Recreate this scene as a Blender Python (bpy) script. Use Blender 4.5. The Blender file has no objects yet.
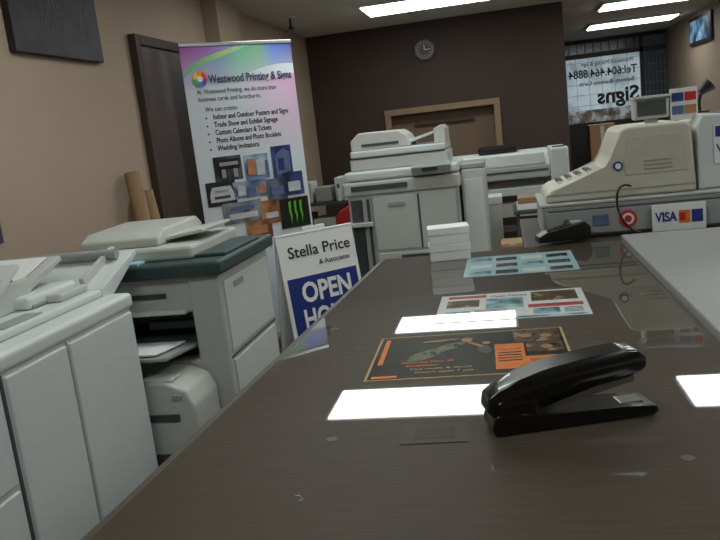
import bpy, bmesh, math, random
from mathutils import Vector, Matrix
random.seed(4)
def C(r,g,b):
    f=lambda c:(c/255/12.92) if c/255<=.04045 else ((c/255+.055)/1.055)**2.4
    return (f(r),f(g),f(b),1)
MATS={}
def mat(name,col,rough=.5,metal=0,noise=.06,scale=30,coat=0,emit=0,bump=0,stretch=None,spec=.5,alpha=1):
    if name in MATS: return MATS[name]
    m=bpy.data.materials.new(name); m.use_nodes=True; MATS[name]=m
    n=m.node_tree.nodes; l=m.node_tree.links; p=n['Principled BSDF']
    if name.startswith('flyer'): spec=.05
    p.inputs['Roughness'].default_value=rough; p.inputs['Metallic'].default_value=metal
    p.inputs['Specular IOR Level'].default_value=spec; p.inputs['Alpha'].default_value=alpha
    p.inputs['Coat Weight'].default_value=coat; p.inputs['Coat Roughness'].default_value=.015
    tc=n.new('ShaderNodeTexCoord'); mp=n.new('ShaderNodeMapping'); l.new(tc.outputs['Object'],mp.inputs[0])
    if stretch: mp.inputs['Scale'].default_value=stretch
    nz=n.new('ShaderNodeTexNoise'); nz.inputs['Scale'].default_value=scale; nz.inputs['Detail'].default_value=4
    l.new(mp.outputs[0],nz.inputs['Vector'])
    r=n.new('ShaderNodeValToRGB'); r.color_ramp.elements[0].position=.3; r.color_ramp.elements[1].position=.7
    a=1-noise; b=1+noise
    r.color_ramp.elements[0].color=(col[0]*a,col[1]*a,col[2]*a,1); r.color_ramp.elements[1].color=(min(1,col[0]*b),min(1,col[1]*b),min(1,col[2]*b),1)
    l.new(nz.outputs[0],r.inputs[0]); l.new(r.outputs[0],p.inputs['Base Color'])
    if emit:
        l.new(r.outputs[0],p.inputs['Emission Color']); p.inputs['Emission Strength'].default_value=emit
    if bump:
        bp=n.new('ShaderNodeBump'); bp.inputs['Strength'].default_value=bump; bp.inputs['Distance'].default_value=.002
        l.new(nz.outputs[0],bp.inputs['Height']); l.new(bp.outputs[0],p.inputs['Normal'])
    return m
def photo(name,cols,scale=6,coat=0,seed=0,emit=0):
    """printed photograph: soft multi-colour procedural picture"""
    if name in MATS: return MATS[name]
    m=bpy.data.materials.new(name); m.use_nodes=True; MATS[name]=m
    n=m.node_tree.nodes; l=m.node_tree.links; p=n['Principled BSDF']; p.inputs['Roughness'].default_value=.4
    if coat: p.inputs['Specular IOR Level'].default_value=.05
    p.inputs['Coat Weight'].default_value=coat; p.inputs['Coat Roughness'].default_value=.015
    tc=n.new('ShaderNodeTexCoord'); mp=n.new('ShaderNodeMapping'); mp.inputs['Location'].default_value=(seed*3.1,seed*1.7,seed*.9); l.new(tc.outputs['Object'],mp.inputs[0])
    nz=n.new('ShaderNodeTexNoise'); nz.inputs['Scale'].default_value=scale; nz.inputs['Detail'].default_value=2; nz.inputs['Distortion'].default_value=.6
    l.new(mp.outputs[0],nz.inputs['Vector'])
    r=n.new('ShaderNodeValToRGB'); cr=r.color_ramp; k=len(cols)
    cr.elements[0].color=cols[0]; cr.elements[0].position=.36; cr.elements[1].color=cols[-1]; cr.elements[1].position=.64
    for i in range(1,k-1): e=cr.elements.new(.36+.28*i/(k-1)); e.color=cols[i]
    l.new(nz.outputs[0],r.inputs[0]); l.new(r.outputs[0],p.inputs['Base Color'])
    if emit: l.new(r.outputs[0],p.inputs['Emission Color']); p.inputs['Emission Strength'].default_value=emit
    return m
class G:
    def __init__(s,name,loc=(0,0,0),rotz=0,local=False,rot=None):
        s.e=bpy.data.objects.new(name,None); s.e.empty_display_size=.1
        bpy.context.collection.objects.link(s.e); s.e.location=loc
        s.e.rotation_euler=rot if rot else (0,0,rotz)
        s.o=Vector((0,0,0)) if local else Vector(loc)
def finish(name,bm,m,g,loc,bevel=0,seg=2,smooth=False,rot=None):
    if bevel:
        bmesh.ops.bevel(bm,geom=list(bm.edges),offset=bevel,segments=seg,profile=.5,affect='EDGES',clamp_overlap=True)
    bmesh.ops.recalc_face_normals(bm,faces=bm.faces)
    me=bpy.data.meshes.new(name); bm.to_mesh(me); bm.free()
    if smooth:
        for f in me.polygons: f.use_smooth=True
    o=bpy.data.objects.new(name,me); bpy.context.collection.objects.link(o)
    if m: me.materials.append(m)
    loc=Vector(loc)
    if g: o.parent=g.e; loc=loc-g.o
    o.location=loc
    if rot: o.rotation_euler=rot
    return o
def box(name,x0,x1,y0,y1,z0,z1,m,g=None,bevel=.004,rot=None,seg=2):
    bm=bmesh.new(); bmesh.ops.create_cube(bm,size=1)
    for v in bm.verts: v.co=Vector((v.co.x*(x1-x0),v.co.y*(y1-y0),v.co.z*(z1-z0)))
    bevel=min(bevel,.3*min(abs(x1-x0),abs(y1-y0),abs(z1-z0)))
    return finish(name,bm,m,g,((x0+x1)/2,(y0+y1)/2,(z0+z1)/2),bevel,seg,rot=rot)
def prism(name,pts,axis,a0,a1,m,g=None,bevel=0,seg=2,smooth=False):
    n=len(pts); c0=sum(p[0] for p in pts)/n; c1=sum(p[1] for p in pts)/n; ca=(a0+a1)/2
    def mk(p,a):
        u,v=p[0]-c0,p[1]-c1; a-=ca
        return {'x':(a,u,v),'y':(u,a,v),'z':(u,v,a)}[axis]
    bm=bmesh.new(); A=[bm.verts.new(mk(p,a0)) for p in pts]; B=[bm.verts.new(mk(p,a1)) for p in pts]
    bm.faces.new(A); bm.faces.new(B[::-1])
    for i in range(n): bm.faces.new((A[i],B[i],B[(i+1)%n],A[(i+1)%n]))
    loc={'x':(ca,c0,c1),'y':(c0,ca,c1),'z':(c0,c1,ca)}[axis]
    return finish(name,bm,m,g,loc,bevel,seg,smooth)
def cyl(name,p0,p1,r,m,g=None,r2=None,seg=24,bevel=0):
    p0=Vector(p0);p1=Vector(p1); d=p1-p0
    bm=bmesh.new(); bmesh.ops.create_cone(bm,cap_ends=True,segments=seg,radius1=r,radius2=r if r2 is None else r2,depth=d.length)
    q=d.to_track_quat('Z','Y').to_matrix().to_4x4(); bmesh.ops.transform(bm,matrix=q,verts=bm.verts)
    return finish(name,bm,m,g,(p0+p1)/2)
def tube(name,pts,r,m,g=None):
    cu=bpy.data.curves.new(name,'CURVE'); cu.dimensions='3D'; cu.bevel_depth=r; cu.bevel_resolution=3
    sp=cu.splines.new('NURBS'); sp.points.add(len(pts)-1); sp.use_endpoint_u=True; sp.order_u=3
    off=g.o if g else Vector((0,0,0))
    for i,p in enumerate(pts): sp.points[i].co=(*(Vector(p)-off),1)
    t=bpy.data.objects.new(name,cu); me=bpy.data.meshes.new_from_object(t); o=bpy.data.objects.new(name,me)
    bpy.data.objects.remove(t); bpy.context.collection.objects.link(o); me.materials.clear(); me.materials.append(m)
    if g:o.parent=g.e
    return o
def text(name,body,g,loc,size,m,rot=(math.pi/2,0,0),bold=0,align='LEFT',sx=1,width=None,h=.0004):
    cu=bpy.data.curves.new(name,'FONT'); cu.body=body; cu.size=size; cu.offset=bold*size; cu.extrude=h; cu.align_x=align; cu.resolution_u=3
    t=bpy.data.objects.new(name,cu); bpy.context.collection.objects.link(t)
    bpy.context.view_layer.update()
    me=bpy.data.meshes.new_from_object(t.evaluated_get(bpy.context.evaluated_depsgraph_get()))
    bpy.data.objects.remove(t); o=bpy.data.objects.new(name,me); bpy.context.collection.objects.link(o)
    xs=[v.co.x for v in me.vertices]
    if width and xs: sx=width/(max(xs)-min(xs))
    for v in me.vertices: v.co.x*=sx
    me.materials.clear(); me.materials.append(m)
    o.parent=g.e; o.location=Vector(loc)-g.o; o.rotation_euler=rot
    return o
# ---------- materials
tan=mat('wall_tan_paint',C(160,142,124),.8,noise=.03,scale=3,bump=.05)
brown=mat('wall_brown_paint',C(58,42,35),.7,noise=.05,scale=3)
doorm=mat('door_brown',C(58,45,40),.5,noise=.08,scale=6)
ceilm=mat('ceiling_tile',C(202,202,194),.9,noise=.05,scale=60)
floorm=mat('floor_carpet',C(84,78,72),.95,noise=.2,scale=80,bump=.3)
lamp=mat('light_diffuser',(.96,1,.97,1),.5,noise=.0,emit=8.4)
white=mat('plastic_white',C(200,207,206),.45,noise=.02)
off=mat('plastic_offwhite',C(184,187,181),.45,noise=.03)
grey=mat('plastic_grey',C(148,151,150),.5,noise=.03)
dgrey=mat('plastic_dark_grey',C(66,69,72),.5,noise=.05)
beige=mat('plastic_beige',C(190,187,172),.5,noise=.03)
black=mat('plastic_black',C(18,18,20),.35,noise=.1)
gloss=mat('stapler_black',C(12,12,14),.25,noise=.1,coat=.5)
teal=mat('plastic_dark_teal',C(50,70,68),.45,noise=.05)
metal=mat('steel',C(180,180,182),.3,1,noise=.05)
card=mat('cardboard',C(150,122,90),.9,noise=.08,scale=20)
paper=mat('paper_white',C(225,227,226),.8,noise=.02)
cyanp=mat('paper_cyan',C(150,200,205),.8,noise=.03)
red=mat('red_print',C(190,35,35),.5); blue=mat('blue_print',C(28,52,130),.5); orange=mat('orange_print',C(220,120,40),.5)
ink=mat('ink_black',C(25,25,28),.6)
# ---------- room
def room(): 
    box('floor',-2.4,3.2,-2.2,14.6,-.1,0,floorm,bevel=0)
    box('ceiling',-2.4,3.2,-2.2,14.6,2.66,2.76,ceilm,bevel=0)
    box('wall_left',-2.34,-2.18,-2.2,9.0,0,2.66,tan,bevel=0)
    box('wall_rear',-2.18,2.95,-2.2,-2.05,0,2.66,tan,bevel=0)
    box('wall_right',2.95,3.1,-2.2,14.6,0,2.66,tan,bevel=0)
    box('trim_pilaster',-2.18,-2.06,5.65,6.15,0,2.66,tan,bevel=0)
    box('baseboard_left',-2.18,-2.165,-2,4.3,0,.1,doorm,bevel=0)
    g=G('wall_back',(0,8.9,0))
    box('panel_left',-2.18,-1.27,8.85,9.0,0,2.66,brown,g,0); box('panel_right',-.05,.76,8.85,9.0,0,2.66,brown,g,0)
    box('panel_above',-1.27,-.05,8.85,9.0,1.66,2.66,brown,g,0); box('panel_below',-1.27,-.05,8.85,9.0,0,1.0,brown,g,0)
    box('return_side',.64,.76,9.0,14.4,0,2.66,brown,g,0)
    g=G('window_1',(-.66,8.87,1.33))
    wood=mat('frame_wood',C(136,113,88),.6,noise=.1)
    box('frame_top',-1.33,.01,8.82,8.9,1.64,1.71,wood,g); box('frame_left',-1.33,-1.26,8.82,8.9,.95,1.64,wood,g)
    box('frame_right',-.06,.01,8.82,8.9,.95,1.64,wood,g); box('frame_sill',-1.33,.01,8.80,8.9,.93,1.0,wood,g)
    box('back_room_panel',-1.27,-.05,8.98,8.99,1.0,1.66,mat('inner_beige',C(116,96,78),.8),g,0)
    box('inner_rail',-1.0,-.3,8.93,8.97,1.5,1.53,doorm,g,0)
    dk=mat('storefront_dark',C(34,30,30),.5)
    g=G('wall_front',(1.85,14.4,0))
    box('lower',.76,2.95,14.3,14.42,0,1.2,dk,g,0); box('left',.76,1.22,14.3,14.42,1.2,2.66,dk,g,0)
    box('head',1.22,2.95,14.3,14.42,2.6,2.66,dk,g,0)
    g=G('window_2',(1.85,14.35,1.9))
    glow=photo('window_sign_vinyl',[C(150,168,180),C(188,206,216),C(205,222,230)],2.2,emit=.4)  # emission put into the vinyl imitates daylight coming through the sign
    box('sign_panel',1.24,2.5,14.33,14.35,1.42,2.34,glow,g,0)
    box('lower_pane',1.24,2.5,14.33,14.35,1.2,1.42,photo('street_view',[C(60,60,58),C(110,100,90),C(170,185,190)],5,emit=.3),g,0)
    box('mullion',2.5,2.56,14.28,14.38,1.2,2.6,dk,g,0); box('transom',1.22,2.95,14.28,14.38,2.34,2.42,dk,g,0)
    gl=mat('grille_grey',C(120,130,138),.5)
    sky=mat('window_glass_dusk',C(46,54,62),.2,noise=.3,scale=5,emit=.15)
    box('glass_dark',2.56,2.95,14.36,14.38,1.2,2.6,sky,g,0); box('glass_top',1.22,2.5,14.36,14.38,2.42,2.6,sky,g,0)
    for i in range(6): box('bar_v%d'%i,2.58+i*.065,2.588+i*.065,14.3,14.31,1.2,2.6,gl,g,0)
    for i in range(8): box('bar_h%d'%i,2.56,2.95,14.3,14.31,1.3+i*.16,1.31+i*.16,gl,g,0)
    for i in range(9): box('bar_t%d'%i,1.3+i*.14,1.308+i*.14,14.3,14.31,2.43,2.6,dk,g,0)
    for i in range(5): box('grille_%d'%i,1.24,2.5,14.3,14.308,1.5+i*.19,1.506+i*.19,grey,g,0)
    for i in range(5): box('grille_v%d'%i,1.4+i*.22,1.406+i*.22,14.3,14.308,1.2,2.34,grey,g,0)
    r=(math.pi/2,0,math.pi)
    text('phone_text','Tel:604.464.8884',g,(2.45,14.32,2.0),.2,ink,r,.02,width=1.18)
    text('top_text','Westwood Printing & Sign',g,(2.4,14.32,2.2),.1,ink,r,.01,width=.9)
    text('signs_text','Signs',g,(2.47,14.32,1.52),.36,ink,r,.03,width=.72)
    text('sub_text','Banners  Business Cards',g,(2.4,14.32,1.86),.1,ink,r,.01,width=.95)
    for x,y in [(-.8,5.25),(1.73,5.25),(-.6,7.45),(1.73,7.6),(1.9,9.75),(2.0,12.0),(-.8,3.0),(1.73,3.0),(-.8,.75),(1.73,.75)]:
        g=G('ceiling_light',(x,y,2.65))
        box('housing',x-.63,x+.63,y-.32,y+.32,2.635,2.66,white,g,.003)
        box('diffuser',x-.6,x+.6,y-.28,y+.28,2.622,2.636,lamp,g,0)
room()
g=G('door_1',(-2.17,4.85,1.1))
box('leaf',-2.18,-2.15,4.42,5.3,0,2.18,doorm,g); box('jamb_l',-2.18,-2.13,4.36,4.43,0,2.24,brown,g)
box('jamb_r',-2.18,-2.13,5.3,5.37,0,2.24,brown,g); box('head',-2.18,-2.13,4.43,5.3,2.18,2.24,brown,g)
cyl('knob_stem',(-2.15,4.5,1.0),(-2.1,4.5,1.0),.012,metal,g); cyl('knob',(-2.11,4.5,1.0),(-2.07,4.5,1.0),.028,metal,g)
g=G('framed_painting',(-2.16,3.57,2.33))
art=mat('painting_canvas',C(34,32,38),.6,noise=.6,scale=9)
box('canvas',-2.178,-2.14,3.18,3.96,2.04,2.6,art,g,.004)
tw=mat('painting_twig',C(95,92,100),.6)
for i in range(26):
    y=3.4+random.random()*.48; z=2.14+random.random()*.12
    box('stroke%d'%i,-2.14,-2.138,y,y+.003,z,z+.05+.12*random.random(),tw,g,0,rot=(random.uniform(-.5,.5),0,0))
g=G('wall_calendar',(-2.17,2.75,1.33))
box('sheet',-2.178,-2.17,2.55,2.87,1.2,1.45,mat('calendar_navy',C(40,44,70),.5),g,0); box('picture',-2.17,-2.168,2.57,2.84,1.3,1.43,photo('calendar_picture',[C(60,70,110),C(120,130,160),C(40,40,60)],9),g,0)
g=G('framed_picture',(2.93,11.8,2.4)); box('frame',2.91,2.95,11.3,12.5,2.2,2.6,black,g); box('print',2.905,2.91,11.36,12.44,2.25,2.55,photo('picture_blue',[C(30,50,80),C(80,130,170),C(160,190,210)],4),g,0)
g=G('wall_clock',(-.79,8.83,2.34),local=True,rot=(0,0,0))
def ngon(r,n=8,ph=math.pi/8): return [(r*math.cos(ph+2*math.pi*i/n),r*math.sin(ph+2*math.pi*i/n)) for i in range(n)]
prism('case',ngon(.125),'y',-.02,.02,dgrey,g,.004)
cyl('ring',(0,-.024,0),(0,-.02,0),.098,mat('clock_ring',C(112,104,95),.5),g); cyl('face',(0,-.028,0),(0,-.024,0),.082,mat('clock_face',C(66,56,50),.5),g)
for i in range(12):
    a=i*math.pi/6; cyl('tick_%d'%i,(.068*math.sin(a),-.03,.068*math.cos(a)),(.068*math.sin(a),-.028,.068*math.cos(a)),.004,paper,g,seg=8)
box('hand_h',-.004,.004,-.031,-.028,0,.05,paper,g,0); box('hand_m',0,.06,-.031,-.028,-.003,.003,paper,g,0)
g=G('ceiling_sensor',(-1.9,7.2,2.63)); cyl('base',(-1.9,7.2,2.64),(-1.9,7.2,2.66),.05,white,g); cyl('stem',(-1.9,7.2,2.56),(-1.9,7.2,2.64),.012,black,g); cyl('head',(-1.9,7.2,2.54),(-1.9,7.2,2.565),.035,black,g,.02)
# ---------- banner
A=Vector((-2.07,4.85,0)); ang=math.atan2(.57,.62)
g=G('rollup_banner',A,ang,True)
W=.84
bm_=mat('banner_white',C(206,214,220),.5,noise=.02)
box('sheet',0,W,-.002,.002,.1,2.2,bm_,g,0)
box('top_rail',-.005,W+.005,-.01,.01,2.19,2.215,metal,g,.003)
box('base',-.01,W+.01,-.1,.1,.0,.1,metal,g,.02); cyl('pole',(W/2,.03,.1),(W/2,.03,2.19),.012,metal,g)
def grad(name,cols,lo,pw=1.0):
    m=bpy.data.materials.new(name); m.use_nodes=True; n=m.node_tree.nodes; l=m.node_tree.links
    tc=n.new('ShaderNodeTexCoord'); sp=n.new('ShaderNodeSeparateXYZ'); l.new(tc.outputs['Generated'],sp.inputs[0])
    r1=n.new('ShaderNodeValToRGB'); cr=r1.color_ramp
    cr.elements[0].color=cols[0][1]; cr.elements[1].color=cols[-1][1]
    for p,c in cols[1:-1]: e=cr.elements.new(p); e.color=c
    l.new(sp.outputs[0],r1.inputs[0]); mx=n.new('ShaderNodeMix'); mx.data_type='RGBA'
    mr=n.new('ShaderNodeMath'); mr.operation='POWER'; mr.inputs[1].default_value=pw
    l.new(sp.outputs[2],mr.inputs[0]); l.new(mr.outputs[0],mx.inputs[0]); mx.inputs[6].default_value=lo; l.new(r1.outputs[0],mx.inputs[7])
    l.new(mx.outputs[2],n['Principled BSDF'].inputs['Base Color']); n['Principled BSDF'].inputs['Roughness'].default_value=.5
    return m
m=grad('banner_gradient',[(0,C(150,110,190)),(.3,C(110,150,200)),(.5,C(95,190,150)),(.68,C(110,170,120)),(.82,C(60,110,200)),(1,C(60,60,140))],C(206,210,222),.8)
pts=[(0,2.19),(0,1.90)]+[(W*t/12,1.90+.15*(t/12)**.8-.02*math.sin(t/12*6)) for t in range(1,12)]+[(W,2.05),(W,2.19)]
prism('header_swoosh',pts,'y',-.0032,-.0022,m,g)
m3=grad('banner_corner',[(0,C(175,90,175)),(.5,C(160,110,195)),(1,C(120,160,200))],C(205,160,205),1)
pts=[(0,2.19),(0,2.0)]+[(W*.5*t/8,2.0+.19*(t/8)**.55) for t in range(1,8)]+[(W*.5,2.19)]
prism('header_corner',pts,'y',-.0042,-.0034,m3,g)
m4=grad('banner_stripe',[(0,C(90,190,120)),(.6,C(200,220,120)),(1,C(120,190,210))],C(120,200,160),1)
pts=[(W*.5*t/8,2.01+.175*(t/8)**.55) for t in range(0,9)]+[(W*.62,2.188)]+[(W*.5*t/8,1.985+.17*(t/8)**.7) for t in range(8,-1,-1)]
prism('header_stripe',pts,'y',-.0050,-.0044,m4,g)
m5=grad('banner_right_fade',[(0,C(206,214,220)),(.6,C(215,185,210)),(1,C(210,160,200))],C(206,214,220),.7)
prism('pink_fade',[(W*.45,1.55),(W-.001,1.4),(W-.001,1.98),(W*.45,1.93)],'y',-.0026,-.0021,m5,g)
for i,c in enumerate([C(230,60,50),C(240,150,40),C(240,210,60),C(90,170,80),C(60,130,200),C(110,70,160)]):
    a0=math.pi/3*i; P=[(.115,1.975)]+[(.115+.05*math.cos(a0+k*math.pi/12),1.975+.055*math.sin(a0+k*math.pi/12)) for k in range(5)]
    prism('logo_%d'%i,P,'y',-.008,-.006,mat('logo_col%d'%i,c,.5),g)
cyl('logo_hole',(.115,-.0095,1.975),(.115,-.008,1.975),.02,paper,g)
nv=mat('title_navy',C(46,42,84),.5)
text('title','Westwood Printing & Signs',g,(.175,-.008,1.945),.078,nv,bold=.02,width=.64)
L=[('At Westwood Printing, we do more than',.08,1.875,.6),('business cards and brochures.',.08,1.825,.47),('We can create:',.12,1.755,.24)]
for t,x,z,w in L: text('line',t,g,(x,-.004,z),.045,nv,width=w)
for i,(t,w) in enumerate([('Indoor and Outdoor Posters and Signs',.58),('Trade Show and Exhibit Signage',.49),('Custom Calendars & Tickets',.43),('Photo Albums and Photo Booklets',.5),('Wedding Invitations',.32)]):
    text('bullet',t,g,(.17,-.004,1.70-i*.054),.05,ink,bold=.015,width=w); cyl('dot',(.12,-.004,1.71-i*.054),(.12,-.003,1.71-i*.054),.006,ink,g)
K=C(25,26,30)
ph=[(.12,.33,1.27,1.44,[K,C(40,44,58),C(80,84,96)]),(.35,.54,1.25,1.43,[C(90,115,145),C(120,150,180),C(170,190,210)]),(.57,.73,1.23,1.47,[C(24,30,80),C(46,62,130),C(90,100,160)]),
(.04,.26,1.1,1.27,[K,C(34,34,40),C(70,64,66)]),(.24,.5,1.13,1.25,[C(50,70,110),C(90,110,140),C(150,165,185)]),(.5,.66,1.06,1.24,[C(40,46,60),C(80,90,110),C(120,130,145)]),(.64,.8,1.1,1.27,[C(24,34,60),C(50,66,120),C(90,110,160)]),
(.14,.44,.96,1.11,[C(70,80,90),C(120,125,130),C(150,155,160)]),(.43,.6,.92,1.09,[C(90,60,50),C(170,110,70),C(200,150,90)]),(.58,.82,.86,1.08,[C(8,12,10),C(14,20,16),C(26,34,24)]),(.3,.5,.82,.96,[C(110,60,44),C(170,120,80),C(80,70,80)])]
for i,(a,b,c,d,cl) in enumerate(ph):
    box('photo_%d'%i,a,b,-.0055-.0007*i,-.003,c,d,photo('photo_print%d'%i,cl,5,seed=i+1),g,0)
def pic(a,b,c,d,mm,y=-.016): box('pic',a,b,y,y+.0015,c,d,mm,g,0)
pm=mat('print_muted_blue',C(84,104,140),.5,noise=.3,scale=12); po=mat('print_muted_orange',C(176,120,80),.5,noise=.3,scale=12); pw=mat('print_light',C(186,190,194),.5,noise=.15,scale=16)
pic(.15,.31,1.35,1.42,black); pic(.16,.3,1.375,1.40,grey,-.0175); pic(.17,.2,1.29,1.35,grey); pic(.26,.29,1.29,1.35,grey)
pic(.37,.43,1.29,1.40,po); pic(.44,.50,1.28,1.39,pw); pic(.51,.53,1.27,1.38,pm)
prism('pic_booth',[(.59,1.26),(.71,1.28),(.71,1.42),(.66,1.45),(.59,1.4)],'y',-.016,-.0145,pm,g); pic(.61,.66,1.29,1.38,mat('print_deep_blue',C(40,46,110),.5,noise=.3,scale=12),-.0175)
prism('pic_printer',[(.06,1.13),(.24,1.13),(.24,1.18),(.22,1.235),(.08,1.235),(.06,1.18)],'y',-.016,-.0145,pw,g); pic(.09,.21,1.15,1.17,dgrey,-.0175); pic(.1,.2,1.195,1.21,grey,-.0175)
pic(.27,.33,1.15,1.22,pw); pic(.35,.41,1.14,1.2,pm); pic(.43,.48,1.15,1.21,po)
pic(.53,.63,1.12,1.18,pm); pic(.67,.77,1.13,1.2,pw); pic(.18,.4,.99,1.03,pw); pic(.2,.38,1.05,1.08,pm); pic(.46,.56,.96,1.0,pw); pic(.33,.46,.86,.92,po)
gr=mat('claw_green',C(96,180,52),.5)
for i in range(3):
    x=.65+i*.045; prism('claw_%d'%i,[(x,1.05),(x+.02,1.06),(x+.015,.99),(x+.022,.95),(x+.008,.89),(x+.008,.95),(x,.98)],'y',-.018,-.0165,gr,g)
for i,t in enumerate(['Visit us at','We specialize','in large formats']): text('foot',t,g,(.06,-.004,.78-i*.06),.05,ink)
text('foot_r','Quality of making printing',g,(.36,-.004,.755),.05,ink,width=.45)
# ---------- A-frame sign
sa=math.atan2(.43,.45)
g=G('sandwich_board_sign',(-1.555,4.77,0),sa,True)
navy=mat('sign_navy',C(20,48,120),.4)
fr=G('front_board',(0,0,0),0,True,rot=(-.14,0,0)); fr.e.parent=g.e; fr.o=Vector((0,0,0)); fr.e.location=(0,-.12,0)
box('frame',0,.62,0,.02,.0,.88,paper,fr,.006); box('blue_panel',.03,.59,-.004,0,.06,.57,navy,fr,0)
text('t1','Stella Price',fr,(.07,-.005,.71),.11,ink,width=.5,bold=.012); text('t2','& Associates',fr,(.3,-.005,.635),.05,ink,width=.25,bold=.01)
text('t3','OPEN',fr,(.12,-.008,.395),.19,paper,width=.4,bold=.03); text('t4','HOUSE',fr,(.1,-.008,.21),.19,paper,width=.45,bold=.03)
box('handle',.22,.4,.0,.02,.87,.91,paper,fr,.006)
bk=G('rear_board',(0,0,0),0,True,rot=(.14,0,0)); bk.e.parent=g.e; bk.e.location=(0,.14,0)
box('frame',0,.62,-.02,.0,.0,.88,paper,bk,.006)
# ---------- counter
g=G('service_counter',(-.1,.9,0))
ctop=mat('counter_laminate_under_glass',C(66,59,50),.5,noise=.16,scale=5,coat=1,stretch=(2,60,2),spec=.08)
edge=mat('counter_laminate_edge',C(60,54,47),.45,noise=.12,scale=5,stretch=(2,60,2))
prism('cabinet',[(-.6,-1.0),(.33,-1.0),(.33,2.5),(-.43,2.5)],'z',0,.99,edge,g,.003)
prism('top_slab',[(-.645,-1.05),(.36,-1.05),(.36,2.56),(-.458,2.56)],'z',.99,1.044,edge,g,.004)
prism('glass_top',[(-.623,-1.04),(.36,-1.04),(.36,2.55),(-.437,2.55)],'z',1.0445,1.05,ctop,g,.001,seg=1)
cb=mat('clear_bumper',C(88,84,76),.3,coat=1,spec=.1)
for x,y in [(-.285,1.02),(.2,.93),(-.42,1.65),(.3,1.8)]: cyl('bumper',(x,y,1.05),(x,y,1.0506),.009,cb,g)
g=G('laminate_side_counter',(.8,1.2,0))
lg=mat('laminate_light_grey',C(138,140,139),.5,noise=.12,scale=250)
box('top',.362,1.25,-1.0,2.545,1.02,1.07,lg,g,.004); box('cabinet',.4,1.2,-.98,2.5,0,1.02,lg,g,.003)
g=G('checkout_desk',(.6,2.95,0))
box('top',.05,1.4,2.565,3.3,1.0,1.048,edge,g,.004); box('cabinet',.08,1.35,2.6,3.25,0,1.0,edge,g,.003)
def flyer(name,x0,x1,y0,y1,rz,base):
    g=G(name,((x0+x1)/2,(y0+y1)/2,1.0505),rz,True); w=(x1-x0)/2; h=(y1-y0)/2
    box('sheet',-w,w,-h,h,0,.0006,base,g,0); return g,w,h
cream=mat('flyer_cream',C(172,152,106),.5,coat=1)
dk=photo('flyer_dark',[C(8,11,9),C(15,20,15),C(34,38,26)],7,coat=1); org=mat('flyer_orange',C(205,116,54),.4,coat=1)
fp=photo('flyer_photo',[C(22,20,16),C(96,66,44),C(44,52,42),C(140,116,88)],22,coat=1); wt=mat('flyer_white',C(200,207,205),.4,coat=1); rd=mat('flyer_red',C(165,56,56),.4,coat=1)
ik=mat('flyer_ink',C(40,42,50),.4,coat=1); tl=photo('flyer_teal',[C(60,98,108),C(110,155,162),C(165,195,200)],16,coat=1); pb=mat('flyer_pale_blue',C(150,185,190),.4,coat=1)
g,w,h=flyer('event_flyer',-.286,.097,1.275,1.55,.03,cream)
Z=.0006
box('dark',-w+.005,w-.005,-h+.005,h-.005,Z,Z+.0003,dk,g,0); Z+=.0003
def blob(nm,cx,cy,rx,ry,mm,k,a0=0):
    z=Z+.0001*k
    prism(nm,[(cx+rx*math.cos(a*math.pi/9)*math.cos(a0)-ry*math.sin(a*math.pi/9)*math.sin(a0),cy+rx*math.cos(a*math.pi/9)*math.sin(a0)+ry*math.sin(a*math.pi/9)*math.cos(a0)) for a in range(18)],'z',Z-.0001,z+.0001,mm,g)
figA=mat('flyer_skin',C(150,112,80),.4,coat=1,noise=.25,scale=30); figB=photo('flyer_dress',[C(40,50,42),C(92,106,86),C(120,94,64)],30,coat=1); hair=mat('flyer_hair',C(66,40,26),.4,coat=1); suit=mat('flyer_suit',C(66,72,66),.4,coat=1)
blob('fig_skirt',-.085,.0,.05,.022,figB,1,.8); blob('fig_body',-.04,.045,.04,.017,figB,2,.7); blob('fig_hair',-.008,.095,.02,.013,hair,1,.3); blob('fig_head',-.005,.086,.012,.014,figA,3); blob('fig_arm',-.06,.09,.04,.006,figA,4,.15); blob('fig_arm2',.012,.052,.026,.005,figA,4,-.9); blob('fig2_body',.03,.015,.014,.03,suit,1,.2); blob('fig2_head',.034,.058,.009,.011,figA,3)
box('photo2',.09,.182,.045,h-.01,Z,Z+.0002,fp,g,0); box('photo4',.112,.182,-.02,.04,Z,Z+.0002,fp,g,0)
blob('face_a',.115,.09,.012,.014,figA,3); blob('face_b',.155,.085,.012,.014,figA,3); blob('face_c',.15,.01,.012,.013,figA,3)
box('orange1',.05,.107,-h+.025,.04,Z,Z+.0004,org,g,0); box('orange3',.107,.182,-h+.012,-.045,Z,Z+.0003,org,g,0)
box('orange2',-w+.012,-w+.06,-h+.01,-h+.022,Z,Z+.0003,org,g,0); box('band',-w+.014,-w+.024,-.05,.115,Z,Z+.0003,org,g,0)
for i in range(4): text('t%d'%i,['Saturday Nov 20','Coquitlam','Live music & dance','Doors open 7 pm'][i],g,(-.13+.01*i,-.05-.02*i,Z+.0003),.015,org if i<2 else cream,(0,0,0),h=.0001,bold=.01)
text('to','Thursday, May 27th',g,(.054,-.0,Z+.0005),.012,ik,(0,0,0),h=.0001,width=.046)
for i in range(4): box('ol%d'%i,.056,.1,-.02-.016*i,-.014-.016*i,Z+.0003,Z+.0006,ik,g,0)
text('to2','Thursday',g,(.112,-.075,Z+.0004),.016,ik,(0,0,0),h=.0001,width=.06,bold=.02)
g,w,h=flyer('realty_flyer',-.185,.168,1.645,1.905,0,wt)
Z=.0006
box('p1',-w+.02,-w+.1,.0,.07,Z,Z+.0003,fp,g,0);box('p2',-.06,.03,-.03,.07,Z,Z+.0003,tl,g,0);box('p3',.05,.16,.02,.115,Z,Z+.0003,fp,g,0)
box('p4',-w+.02,-w+.08,-.09,-.04,Z,Z+.0003,tl,g,0); box('p5',.05,.11,-.1,-.05,Z,Z+.0003,tl,g,0)
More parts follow.
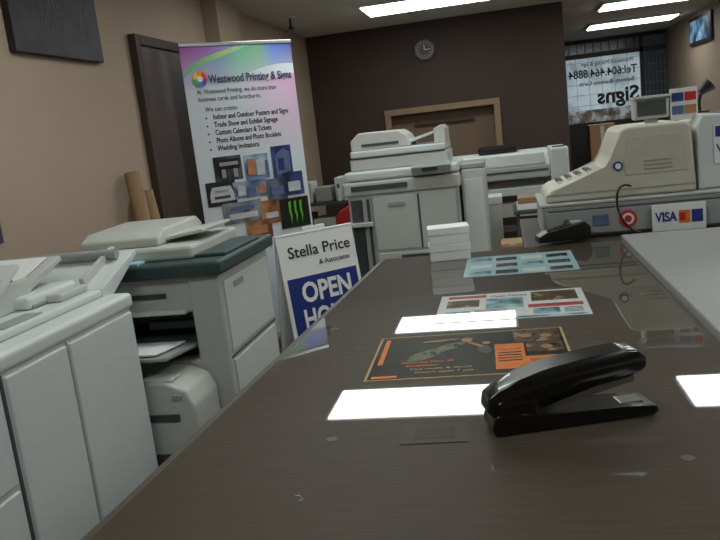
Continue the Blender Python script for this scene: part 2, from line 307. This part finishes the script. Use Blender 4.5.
box('r1',.04,w-.01,-.04,-.01,Z,Z+.0003,rd,g,0);box('r2',-w+.02,-.06,.09,.115,Z,Z+.0003,rd,g,0);box('r3',-w+.01,w-.01,-h+.005,-h+.018,Z,Z+.0003,tl,g,0)
for i in range(7): box('l%d'%i,-w+.09,-.01,-.04-i*.011,-.036-i*.011,Z,Z+.0003,ik if i%3 else rd,g,0)
for i in range(4): box('m%d'%i,.12,w-.015,-.06-i*.012,-.056-i*.012,Z,Z+.0003,ik,g,0)
text('head','Open House',g,(-.05,.085,Z+.0001),.03,rd,(0,0,0),h=.0001,bold=.02,width=.09)
g,w,h=flyer('business_card_sheet',-.14,.19,2.13,2.44,0,pb)
for i in range(3):
    for j in range(4): box('c%d%d'%(i,j),-w+.015+j*.078,-w+.08+j*.078,-h+.02+i*.1,-h+.07+i*.1,.0006,.0009,[tl,ik,wt,fp][(i*2+j)%4],g,0)
g=G('acrylic_tile',(-.13,1.03,1.0505),.05,True)
ct=mat('clear_tile',C(70,63,54),.5,coat=1,noise=.05,spec=.08)
box('plate',-.05,.05,-.035,.035,0,.0006,ct,g,0); box('inner',-.03,.03,-.02,.02,.0006,.0009,mat('clear_tile_inner',C(62,55,47),.5,coat=1,noise=.05,spec=.08),g,0)
g=G('loose_staple',(-.285,.84,1.0506),2.2,True); tube('wire',[(-.007,0,.001),(.007,.0,.001)],.0004,metal,g); tube('leg_a',[(-.007,0,.001),(-.006,.006,.001)],.0004,metal,g); tube('leg_b',[(.007,0,.001),(.009,.005,.001)],.0004,metal,g)
# boxes
g=G('business_card_boxes',(-.2,2.47,1.05),.12,True)
for i in range(2):
    box('box_%d'%i,-.066,.066,-.045,.045,.056*i,.056*i+.032,paper,g,.002); box('lid_%d'%i,-.069,.069,-.048,.048,.056*i+.03,.056*i+.055,paper,g,.003)
# stapler
g=G('stapler',(-.046,1.034,1.0505),math.radians(15.6),True)
prism('base',[(0,0),(.235,0),(.243,.006),(.238,.016),(.2,.019),(.07,.021),(.04,.03),(.0,.03),(-.006,.012)],'y',-.028,.028,gloss,g,.003,2)
prism('arm',[(.002,.022),(-.010,.036),(-.006,.056),(.012,.068),(.04,.079),(.08,.090),(.14,.098),(.195,.102),(.216,.1),(.23,.088),(.229,.072),(.222,.066),(.205,.063),(.15,.054),(.09,.038),(.05,.022)],'y',-.022,.022,gloss,g,.006,3,True)
prism('magazine',[(.05,.022),(.09,.034),(.15,.048),(.215,.058),(.214,.048),(.15,.037),(.09,.025),(.06,.02)],'y',-.010,.010,metal,g,.001)
box('anvil',.190,.224,-.014,.014,.017,.020,metal,g,.001); box('hinge_side',.005,.065,-.026,.026,.018,.05,gloss,g,.006)
# ---------- cash register & friends
g=G('cash_drawer',(.42,2.85,1.1))
box('body',.12,.78,2.68,3.1,1.05,1.165,grey,g,.006); box('drawer_front',.135,.765,2.665,2.68,1.062,1.145,grey,g,.003)
box('top_plate',.115,.785,2.675,3.1,1.165,1.175,off,g,.003); box('drawer_gap',.14,.76,2.662,2.666,1.147,1.152,dgrey,g,0)
cyl('red_sticker',(.405,2.66,1.105),(.405,2.665,1.105),.03,red,g); cyl('red_sticker_in',(.405,2.658,1.105),(.405,2.66,1.105),.02,paper,g); cyl('red_sticker_dot',(.405,2.656,1.105),(.405,2.658,1.105),.012,red,g)
box('note',.29,.34,2.66,2.665,1.09,1.125,pm,g,0); cyl('lock',(.2,2.655,1.11),(.2,2.665,1.11),.01,metal,g)
g=G('cash_register',(.4,2.9,1.3))
prism('housing',[(.135,1.176),(.138,1.205),(.16,1.222),(.25,1.25),(.35,1.278),(.372,1.31),(.383,1.36),(.40,1.405),(.425,1.415),(.61,1.415),(.628,1.40),(.64,1.176)],'y',2.7,3.05,beige,g,.010,3)
prism('side_recess',[(.41,1.25),(.405,1.3),(.42,1.38),(.6,1.38),(.612,1.25)],'y',2.696,2.702,mat('beige_panel',C(184,180,164),.5),g,.002)
box('base_groove',.14,.635,2.697,2.70,1.2,1.205,grey,g,0)
cyl('logo',(.385,2.692,1.285),(.385,2.70,1.285),.016,blue,g); cyl('logo_i',(.385,2.690,1.285),(.385,2.692,1.285),.010,paper,g)
for j in range(3): box('vent_%d'%j,.47,.56,2.692,2.697,1.265+j*.014,1.268+j*.014,grey,g,0)
for i in range(4):
    for j in range(4): box('key_%d%d'%(i,j),.19+i*.035,.215+i*.035,2.8+j*.055,2.84+j*.055,1.217+i*.010,1.232+i*.010+.007,dgrey if j else off,g,.003)
g=G('customer_display',(.53,2.85,1.46))
box('stem',.51,.55,2.84,2.88,1.413,1.44,off,g); box('shell',.465,.585,2.82,2.88,1.43,1.505,off,g,.008); box('screen',.477,.573,2.815,2.822,1.442,1.493,dgrey,g,.001); box('visor',.46,.59,2.80,2.88,1.503,1.511,white,g,.002)
g=G('card_logo_sign',(.63,2.8,1.47))
box('board',.59,.68,2.83,2.838,1.415,1.525,paper,g,.001); box('visa',.595,.633,2.826,2.83,1.48,1.51,blue,g,0); box('mc',.638,.675,2.826,2.83,1.48,1.51,red,g,0); box('amex',.595,.633,2.826,2.83,1.435,1.465,pm,g,0); box('deb',.638,.675,2.826,2.83,1.435,1.465,po,g,0)
g=G('receipt_printer',(.76,2.85,1.3))
prism('case',[(.65,1.176),(.65,1.40),(.67,1.43),(.83,1.42),(.87,1.35),(.88,1.176)],'y',2.72,3.02,white,g,.008)
box('slot',.68,.82,2.76,2.8,1.415,1.43,dgrey,g,.002); box('card_sticker',.70,.8,2.713,2.72,1.26,1.39,paper,g,0)
box('sticker_blue',.705,.795,2.711,2.714,1.35,1.385,blue,g,0); text('sticker_text','VISA',g,(.707,2.710,1.30),.035,blue,bold=.02)
g=G('desk_lamp',(.71,2.95,1.45)); cyl('base',(.71,2.92,1.43),(.71,2.92,1.438),.03,black,g); tube('arm',[(.71,2.92,1.438),(.70,2.92,1.47),(.72,2.92,1.51)],.006,black,g); cyl('head',(.71,2.92,1.50),(.745,2.92,1.53),.012,black,g,.028)
g=G('payment_logo_plate',(.565,2.64,1.1),-.02,True)
box('plate',-.085,.085,-.003,.003,-.045,.045,paper,g,.001); text('visa','VISA',g,(-.075,-.005,-.012),.045,blue,bold=.025,width=.07)
box('mc',.0,.035,-.005,-.003,-.02,.022,orange,g,0); box('am',.04,.075,-.005,-.003,-.02,.022,blue,g,0); box('mc2',.0,.02,-.006,-.005,-.012,.014,red,g,0)
g=G('power_cable',(.37,2.6,1.1)); tube('cord',[(.42,2.67,1.215),(.38,2.63,1.235),(.36,2.62,1.17),(.38,2.60,1.10),(.43,2.60,1.055),(.5,2.6,1.055)],.004,black,g)
g=G('card_terminal',(.18,2.6,1.06),.2,True)
prism('body',[(-.09,0),(-.09,.02),(-.06,.035),(.07,.06),(.09,.04),(.09,0)],'y',-.03,.03,black,g,.004); 
for i in range(4): cyl('key%d'%i,(-.05+i*.022,-.012,.036+i*.005),(-.05+i*.022,-.012,.042+i*.005),.006,dgrey,g)
box('screen',.03,.065,-.02,.02,.052,.060,grey,g,.001)
# ---------- copier 1 (large, left foreground)
g=G('copier',(-1.8,1.8,0))
box('body',-2.15,-1.44,.9,2.55,.06,.985,white,g,.02); box('deck',-2.15,-1.43,.9,2.56,.94,1.0,white,g,.022,seg=4)
for i,(a,b,c,d) in enumerate([(.95,1.75,.62,.93),(.95,1.75,.1,.6),(1.785,2.09,.1,.93),(2.11,2.53,.1,.93)]): box('door_%d'%i,-1.445,-1.43,a,b,c,d,white,g,.006)
box('seam',-1.443,-1.436,1.762,1.774,.1,.94,dgrey,g,0); box('seam2',-1.443,-1.436,2.098,2.102,.1,.94,grey,g,0)
box('handle',-1.432,-1.425,1.3,1.6,.84,.87,grey,g,.003)
box('cover',-2.12,-1.52,1.72,2.5,1.0,1.03,white,g,.012); box('cover_step',-2.12,-1.62,2.2,2.5,1.03,1.075,white,g,.014,seg=3)
box('groove_a',-1.63,-1.615,2.22,2.48,1.035,1.045,grey,g,.001)
box('groove_b',-1.60,-1.535,1.95,2.15,1.03,1.034,grey,g,.001)
prism('console',[(-1.6,1.03),(-1.6,1.055),(-1.85,1.11),(-2.1,1.11),(-2.1,1.03)],'y',1.55,2.02,white,g,.012)
box('console_plate',-1.8,-1.66,1.62,1.95,1.086,1.094,grey,g,.002,rot=(0,.216,0))
prism('tray_left',[(2.02,1.06),(2.02,1.075),(2.24,1.19),(2.25,1.175),(2.05,1.055)],'x',-2.08,-1.66,white,g,.003)
for i in range(3): box('tray_rib%d'%i,-2.0+.13*i,-1.985+.13*i,2.03,2.24,1.13,1.142,grey,g,.001,rot=(.48,0,0))
prism('tray_mid',[(2.26,1.075),(2.26,1.09),(2.52,1.17),(2.53,1.15),(2.3,1.075)],'x',-2.0,-1.68,off,g,.003)
box('papers',-1.95,-1.72,2.28,2.5,1.135,1.139,paper,g,0,rot=(.3,0,0))
prism('exit_tray',[(2.5,1.0),(2.5,1.03),(2.80,1.13),(2.81,1.11),(2.56,.98)],'x',-2.1,-1.52,white,g,.004)
box('exit_guide',-1.62,-1.6,2.52,2.8,1.04,1.115,off,g,.002,rot=(.3,0,0))
cyl('exit_roller',(-1.98,2.72,1.13),(-1.56,2.72,1.13),.02,grey,g)
box('throat',-2.0,-1.7,2.235,2.25,1.08,1.15,dgrey,g,.001); box('guide_l',-1.70,-1.67,2.1,2.3,1.03,1.13,off,g,.006); box('guide_r',-1.66,-1.56,2.30,2.48,1.03,1.06,off,g,.01)
box('feet',-2.1,-1.5,1.0,2.45,0,.06,dgrey,g)
# ---------- copier 2
g=G('copier',(-1.5,3.2,0))
box('lower_body',-1.88,-1.215,3.05,3.55,.06,.66,off,g,.01); box('feet',-1.8,-1.3,3.1,3.5,0,.06,dgrey,g)
box('front_tower',-1.6,-1.2,2.86,3.52,.08,.62,off,g,.01)
box('tower_side',-1.34,-1.2,2.86,3.52,.6,.99,off,g,.01); box('rear_wall',-1.88,-1.3,3.3,3.55,.66,.99,off,g,.01)
box('left_wall',-1.88,-1.78,2.86,3.3,.66,.99,off,g,.01); box('bridge',-1.8,-1.30,2.87,3.3,.83,.99,off,g,.01)
box('bridge_slot',-1.7,-1.45,2.862,2.87,.9,.92,dgrey,g,0); box('bridge_lip',-1.76,-1.36,2.84,2.87,.83,.85,white,g,.003)
box('cavity_floor',-1.78,-1.3,2.9,3.3,.66,.7,dgrey,g,.004); box('cavity_pipe',-1.6,-1.35,2.95,3.0,.74,.78,teal,g,.01)
box('seam_h',-1.199,-1.196,2.88,3.5,.615,.622,dgrey,g,0); box('panel_a',-1.2,-1.193,2.9,3.48,.64,.95,white,g,.004); box('panel_b',-1.2,-1.193,2.9,3.48,.36,.6,white,g,.004); box('panel_c',-1.2,-1.193,2.9,3.48,.1,.34,white,g,.004)
box('panel_badge',-1.194,-1.19,3.0,3.12,.9,.925,grey,g,0)
box('platen',-1.9,-1.17,2.82,3.56,.99,1.05,teal,g,.012); box('adf_base',-1.88,-1.33,2.93,3.5,1.05,1.11,off,g,.015)
prism('adf',[(2.98,1.11),(2.98,1.15),(3.05,1.18),(3.42,1.19),(3.48,1.15),(3.48,1.11)],'x',-1.88,-1.5,off,g,.01)
box('adf_tray',-1.6,-1.32,3.05,3.4,1.13,1.145,off,g,.004,rot=(0,-.12,0)); box('control_panel',-1.33,-1.19,2.95,3.4,1.05,1.065,teal,g,.004)
box('papers',-1.82,-1.55,2.83,2.95,1.051,1.06,cyanp,g,0,rot=(0,0,.1)); box('papers2',-1.9,-1.7,2.82,2.94,1.06,1.066,paper,g,0)
box('output_tray',-1.76,-1.35,2.58,2.9,.69,.705,grey,g,.003,rot=(-.1,0,0)); box('output_paper',-1.72,-1.4,2.6,2.88,.712,.718,paper,g,0,rot=(-.1,0,0))
g=G('desktop_printer',(-1.4,2.8,.5))
prism('case',[(-1.56,.3),(-1.56,.54),(-1.53,.59),(-1.46,.615),(-1.38,.61),(-1.30,.575),(-1.27,.51),(-1.27,.3)],'y',2.6,2.85,off,g,.012,3)
box('slot',-1.5,-1.34,2.593,2.602,.45,.48,dgrey,g,.002); box('panel',-1.5,-1.36,2.62,2.7,.61,.618,white,g,.002); box('logo_l',-1.36,-1.32,2.593,2.6,.54,.56,grey,g,0)
g=G('printer_stand',(-1.4,2.75,.15)); box('top',-1.6,-1.22,2.585,2.855,.27,.3,dgrey,g); box('side_a',-1.6,-1.57,2.59,2.85,0,.27,dgrey,g); box('side_b',-1.25,-1.22,2.59,2.85,0,.27,dgrey,g)
g=G('cardboard_tube',(-2.05,4.05,.7))
for a,b,r in [((-1.98,3.95,0),(-2.11,4.0,1.42),.045),((-1.95,4.1,0),(-2.1,4.12,1.3),.04)]:
    cyl('roll',a,b,r,card,g); d=(Vector(b)-Vector(a)).normalized(); cyl('hole',Vector(b),Vector(b)+d*.002,r*.75,black,g)
# ---------- copier 3
g=G('copier',(-.8,6.1,0))
box('left_body',-1.24,-.36,5.8,6.5,.08,1.0,off,g,.012); box('deck',-1.27,-.34,5.78,6.52,1.0,1.11,off,g,.015); box('deck_top',-1.25,-.34,5.79,6.5,1.115,1.19,white,g,.02,seg=3)
box('feet',-1.2,-.4,5.85,6.4,0,.08,dgrey,g)
box('left_bay',-1.22,-1.07,5.79,5.81,.3,.97,dgrey,g,.003)
box('left_bay_shelf',-1.24,-1.05,5.72,5.82,.76,.79,off,g,.003); box('left_bay_bar',-1.12,-1.09,5.76,5.8,.3,.97,grey,g,.003)
box('door_a',-1.04,-.68,5.785,5.8,.55,.98,off,g,.004); box('door_b',-.67,-.38,5.785,5.8,.55,.98,off,g,.004); box('door_seam',-.682,-.668,5.78,5.79,.55,.98,dgrey,g,0); box('door_grip',-.92,-.78,5.778,5.786,.9,.93,grey,g,.002)
for i in range(3): box('drawer_%d'%i,-1.04,-.38,5.78,5.8,.12+.14*i,.245+.14*i,off,g,.004); box('pull_%d'%i,-.85,-.57,5.772,5.782,.2+.14*i,.225+.14*i,dgrey,g,.002)
for x in (-1.055,-.372): box('post_line',x-.006,x+.006,5.78,5.79,.1,.99,grey,g,0)
box('slot_deck',-1.2,-.75,5.772,5.785,1.04,1.08,dgrey,g,.002); box('panel',-.7,-.4,5.72,5.8,1.13,1.2,grey,g,.006,rot=(.3,0,0)); box('panel_lcd',-.62,-.5,5.712,5.72,1.15,1.18,dgrey,g,0,rot=(.3,0,0))
box('scanner',-1.2,-.42,5.85,6.45,1.19,1.29,off,g,.015); box('scanner_lid',-1.19,-.43,5.84,6.44,1.295,1.35,white,g,.012); box('scanner_line',-1.18,-.44,5.848,5.86,1.287,1.297,dgrey,g,0)
prism('adf',[(-1.19,1.35),(-1.19,1.43),(-1.12,1.49),(-.8,1.485),(-.74,1.44),(-.70,1.35)],'y',5.9,6.4,off,g,.012)
prism('adf_tray',[(-.85,1.37),(-.5,1.45),(-.44,1.475),(-.44,1.45),(-.8,1.35)],'y',5.95,6.35,white,g,.004); box('adf_slot',-1.1,-.8,5.892,5.9,1.38,1.40,dgrey,g,0)
prism('adf_end',[(-.52,1.35),(-.52,1.46),(-.46,1.49),(-.43,1.46),(-.43,1.35)],'y',5.92,6.38,off,g,.006)
box('finisher',-.34,-.15,5.95,6.5,.08,1.12,off,g,.012); box('finisher_door',-.32,-.17,5.94,5.95,.3,1.04,white,g,.004); box('finisher_top',-.34,-.15,5.95,6.5,1.122,1.16,grey,g,.006)
# ---------- plotter
g=G('large_format_printer',(0,7.9,0))
prism('body',[(7.62,.86),(7.58,.98),(7.66,1.1),(7.8,1.13),(8.1,1.13),(8.15,.9),(8.1,.86)],'x',-.8,.45,white,g,.012)
box('end_l',-.9,-.8,7.58,8.15,.84,1.15,grey,g,.015); box('end_r',.45,.63,7.57,8.15,.80,1.14,white,g,.02); box('keypad',.48,.6,7.6,7.7,1.14,1.15,dgrey,g,.002)
prism('window',[(7.575,1.0),(7.65,1.09),(7.66,1.1),(7.58,1.0)],'x',-.7,.4,grey,g,0)
box('rail',-.8,.5,7.6,7.68,.70,.78,white,g,.01); box('black_roll_cover',-.25,.15,7.75,8.0,1.13,1.2,black,g,.02)
box('slot_line',-.78,.43,7.585,7.60,.93,.945,dgrey,g,0)
for x in (-.75,.42): box('leg',x,x+.06,7.85,7.93,.08,.86,off,g,.005); box('foot',x-.01,x+.07,7.6,8.2,.02,.08,grey,g,.01)
box('brace',-.72,.45,7.86,7.92,.3,.36,grey,g,.004); box('media_bin',-.7,.4,7.64,7.84,.48,.62,off,g,.004)
cyl('roll',(-.7,8.05,.75),(.4,8.05,.75),.05,paper,g)
g=G('cardboard_box',(.05,5.4,0));box('carton',-.06,.1,5.2,5.45,0,.62,card,g,.004);box('flap',-.06,.1,5.18,5.2,.53,.61,card,g,.002);box('tape',.0,.04,5.198,5.2,.1,.62,off,g,0)
g=G('storage_box',(-.2,7.2,0));box('carton',-.3,-.05,7.0,7.3,0,.7,off,g,.004);box('lid',-.31,-.04,6.99,7.31,.7,.77,white,g,.004)
g=G('work_table',(.35,6.3,0)); box('top',.05,.75,6.1,6.6,.7,.73,dgrey,g,.004)
for x in (.07,.70):
    for y in (6.12,6.55): box('leg',x,x+.03,y,y+.03,0,.7,dgrey,g,.002)
box('shelf',.07,.73,6.12,6.58,.3,.32,dgrey,g,.002)
g=G('paper_reams',(.4,6.3,.8))
for i,(x,k,mm) in enumerate([(.08,2,paper),(.3,3,off),(.52,1,cyanp)]):
    for j in range(k): box('ream_%d%d'%(i,j),x+.01*j,x+.2+.01*j,6.15,6.42,.731+.05*j,.778+.05*j,mm if j%2==0 else card,g,.003)
# shelf unit behind the sandwich board
g=G('storage_shelf',(-1.75,7.2,0))
for z in (.1,.45,.85): box('shelf',-2.15,-1.35,6.9,7.4,z,z+.03,dgrey,g,.004)
for x in (-2.15,-1.38):
    for y in (6.9,7.37): box('post',x,x+.03,y,y+.03,0,.88,dgrey,g,.002)
for i,(x,wd,hh,mm) in enumerate([(-2.08,.2,.28,card),(-1.85,.22,.24,off),(-1.6,.18,.3,black)]): box('carton_%d'%i,x,x+wd,6.95,7.3,.48,.48+hh,mm,g,.004)
for i,(x,wd,hh,mm) in enumerate([(-2.1,.14,.12,white),(-1.93,.1,.2,off),(-1.8,.16,.14,grey),(-1.6,.2,.22,white)]): box('item_%d'%i,x,x+wd,6.95,7.2,.88,.88+hh,mm,g,.01)
for i in range(3): cyl('bottle_%d'%i,(-1.56+.07*i,6.93,.88),(-1.56+.07*i,6.93,1.0),.022,white,g); cyl('bottle_cap_%d'%i,(-1.56+.07*i,6.93,1.0),(-1.56+.07*i,6.93,1.04),.01,dgrey,g)
g=G('red_bag',(-1.3,6.6,.0)); prism('bag',[(-1.53,.0),(-1.56,.5),(-1.52,.80),(-1.38,.88),(-1.3,.82),(-1.26,.5),(-1.27,.0)],'y',6.5,6.75,red,g,.04,3,True); tube('strap',[(-1.48,6.6,.80),(-1.38,6.55,.97),(-1.3,6.6,.80)],.01,black,g)
# far shop furniture
g=G('brochure_rack',(2.2,12.6,0))
box('back',1.6,2.6,12.9,12.93,0,1.15,doorm,g,.004)
for i in range(3):
    box('shelf_%d'%i,1.6,2.6,12.7,12.9,.3+.3*i,.32+.3*i,doorm,g,.003)
    for j in range(5): box('leaflet_%d%d'%(i,j),1.65+j*.19,1.8+j*.19,12.8,12.815,.32+.3*i,.54+.3*i,[paper,orange,cyanp,red,off][(i+j)%5],g,0)
g=G('cardboard_box',(1.6,11.5,0)); box('carton',1.25,1.6,11.3,11.7,0,1.22,card,g,.004); box('tape',1.4,1.45,11.298,11.3,.1,1.2,off,g,0)
# camera
fc,p,al,ro=740,math.radians(10.49),math.radians(11.76),math.radians(6.56)
fw=Vector((-math.sin(al)*math.cos(p),math.cos(al)*math.cos(p),-math.sin(p))); rh=Vector((math.cos(al),math.sin(al),0)); up=rh.cross(fw)
R=math.cos(ro)*rh-math.sin(ro)*up; U=math.sin(ro)*rh+math.cos(ro)*up
cam=bpy.data.cameras.new('camera'); cam.lens=fc/720*36; cam.sensor_width=36; cam.clip_start=.02
co=bpy.data.objects.new('camera',cam); bpy.context.collection.objects.link(co)
M=Matrix((R,U,-fw)).transposed().to_4x4(); M.translation=Vector((0,0,1.5)); co.matrix_world=M
bpy.context.scene.camera=co
w=bpy.data.worlds.new('world'); bpy.context.scene.world=w; w.use_nodes=True; w.node_tree.nodes['Background'].inputs[0].default_value=(.35,.42,.5,1); w.node_tree.nodes['Background'].inputs[1].default_value=.5
bpy.context.scene.view_settings.view_transform='Standard'
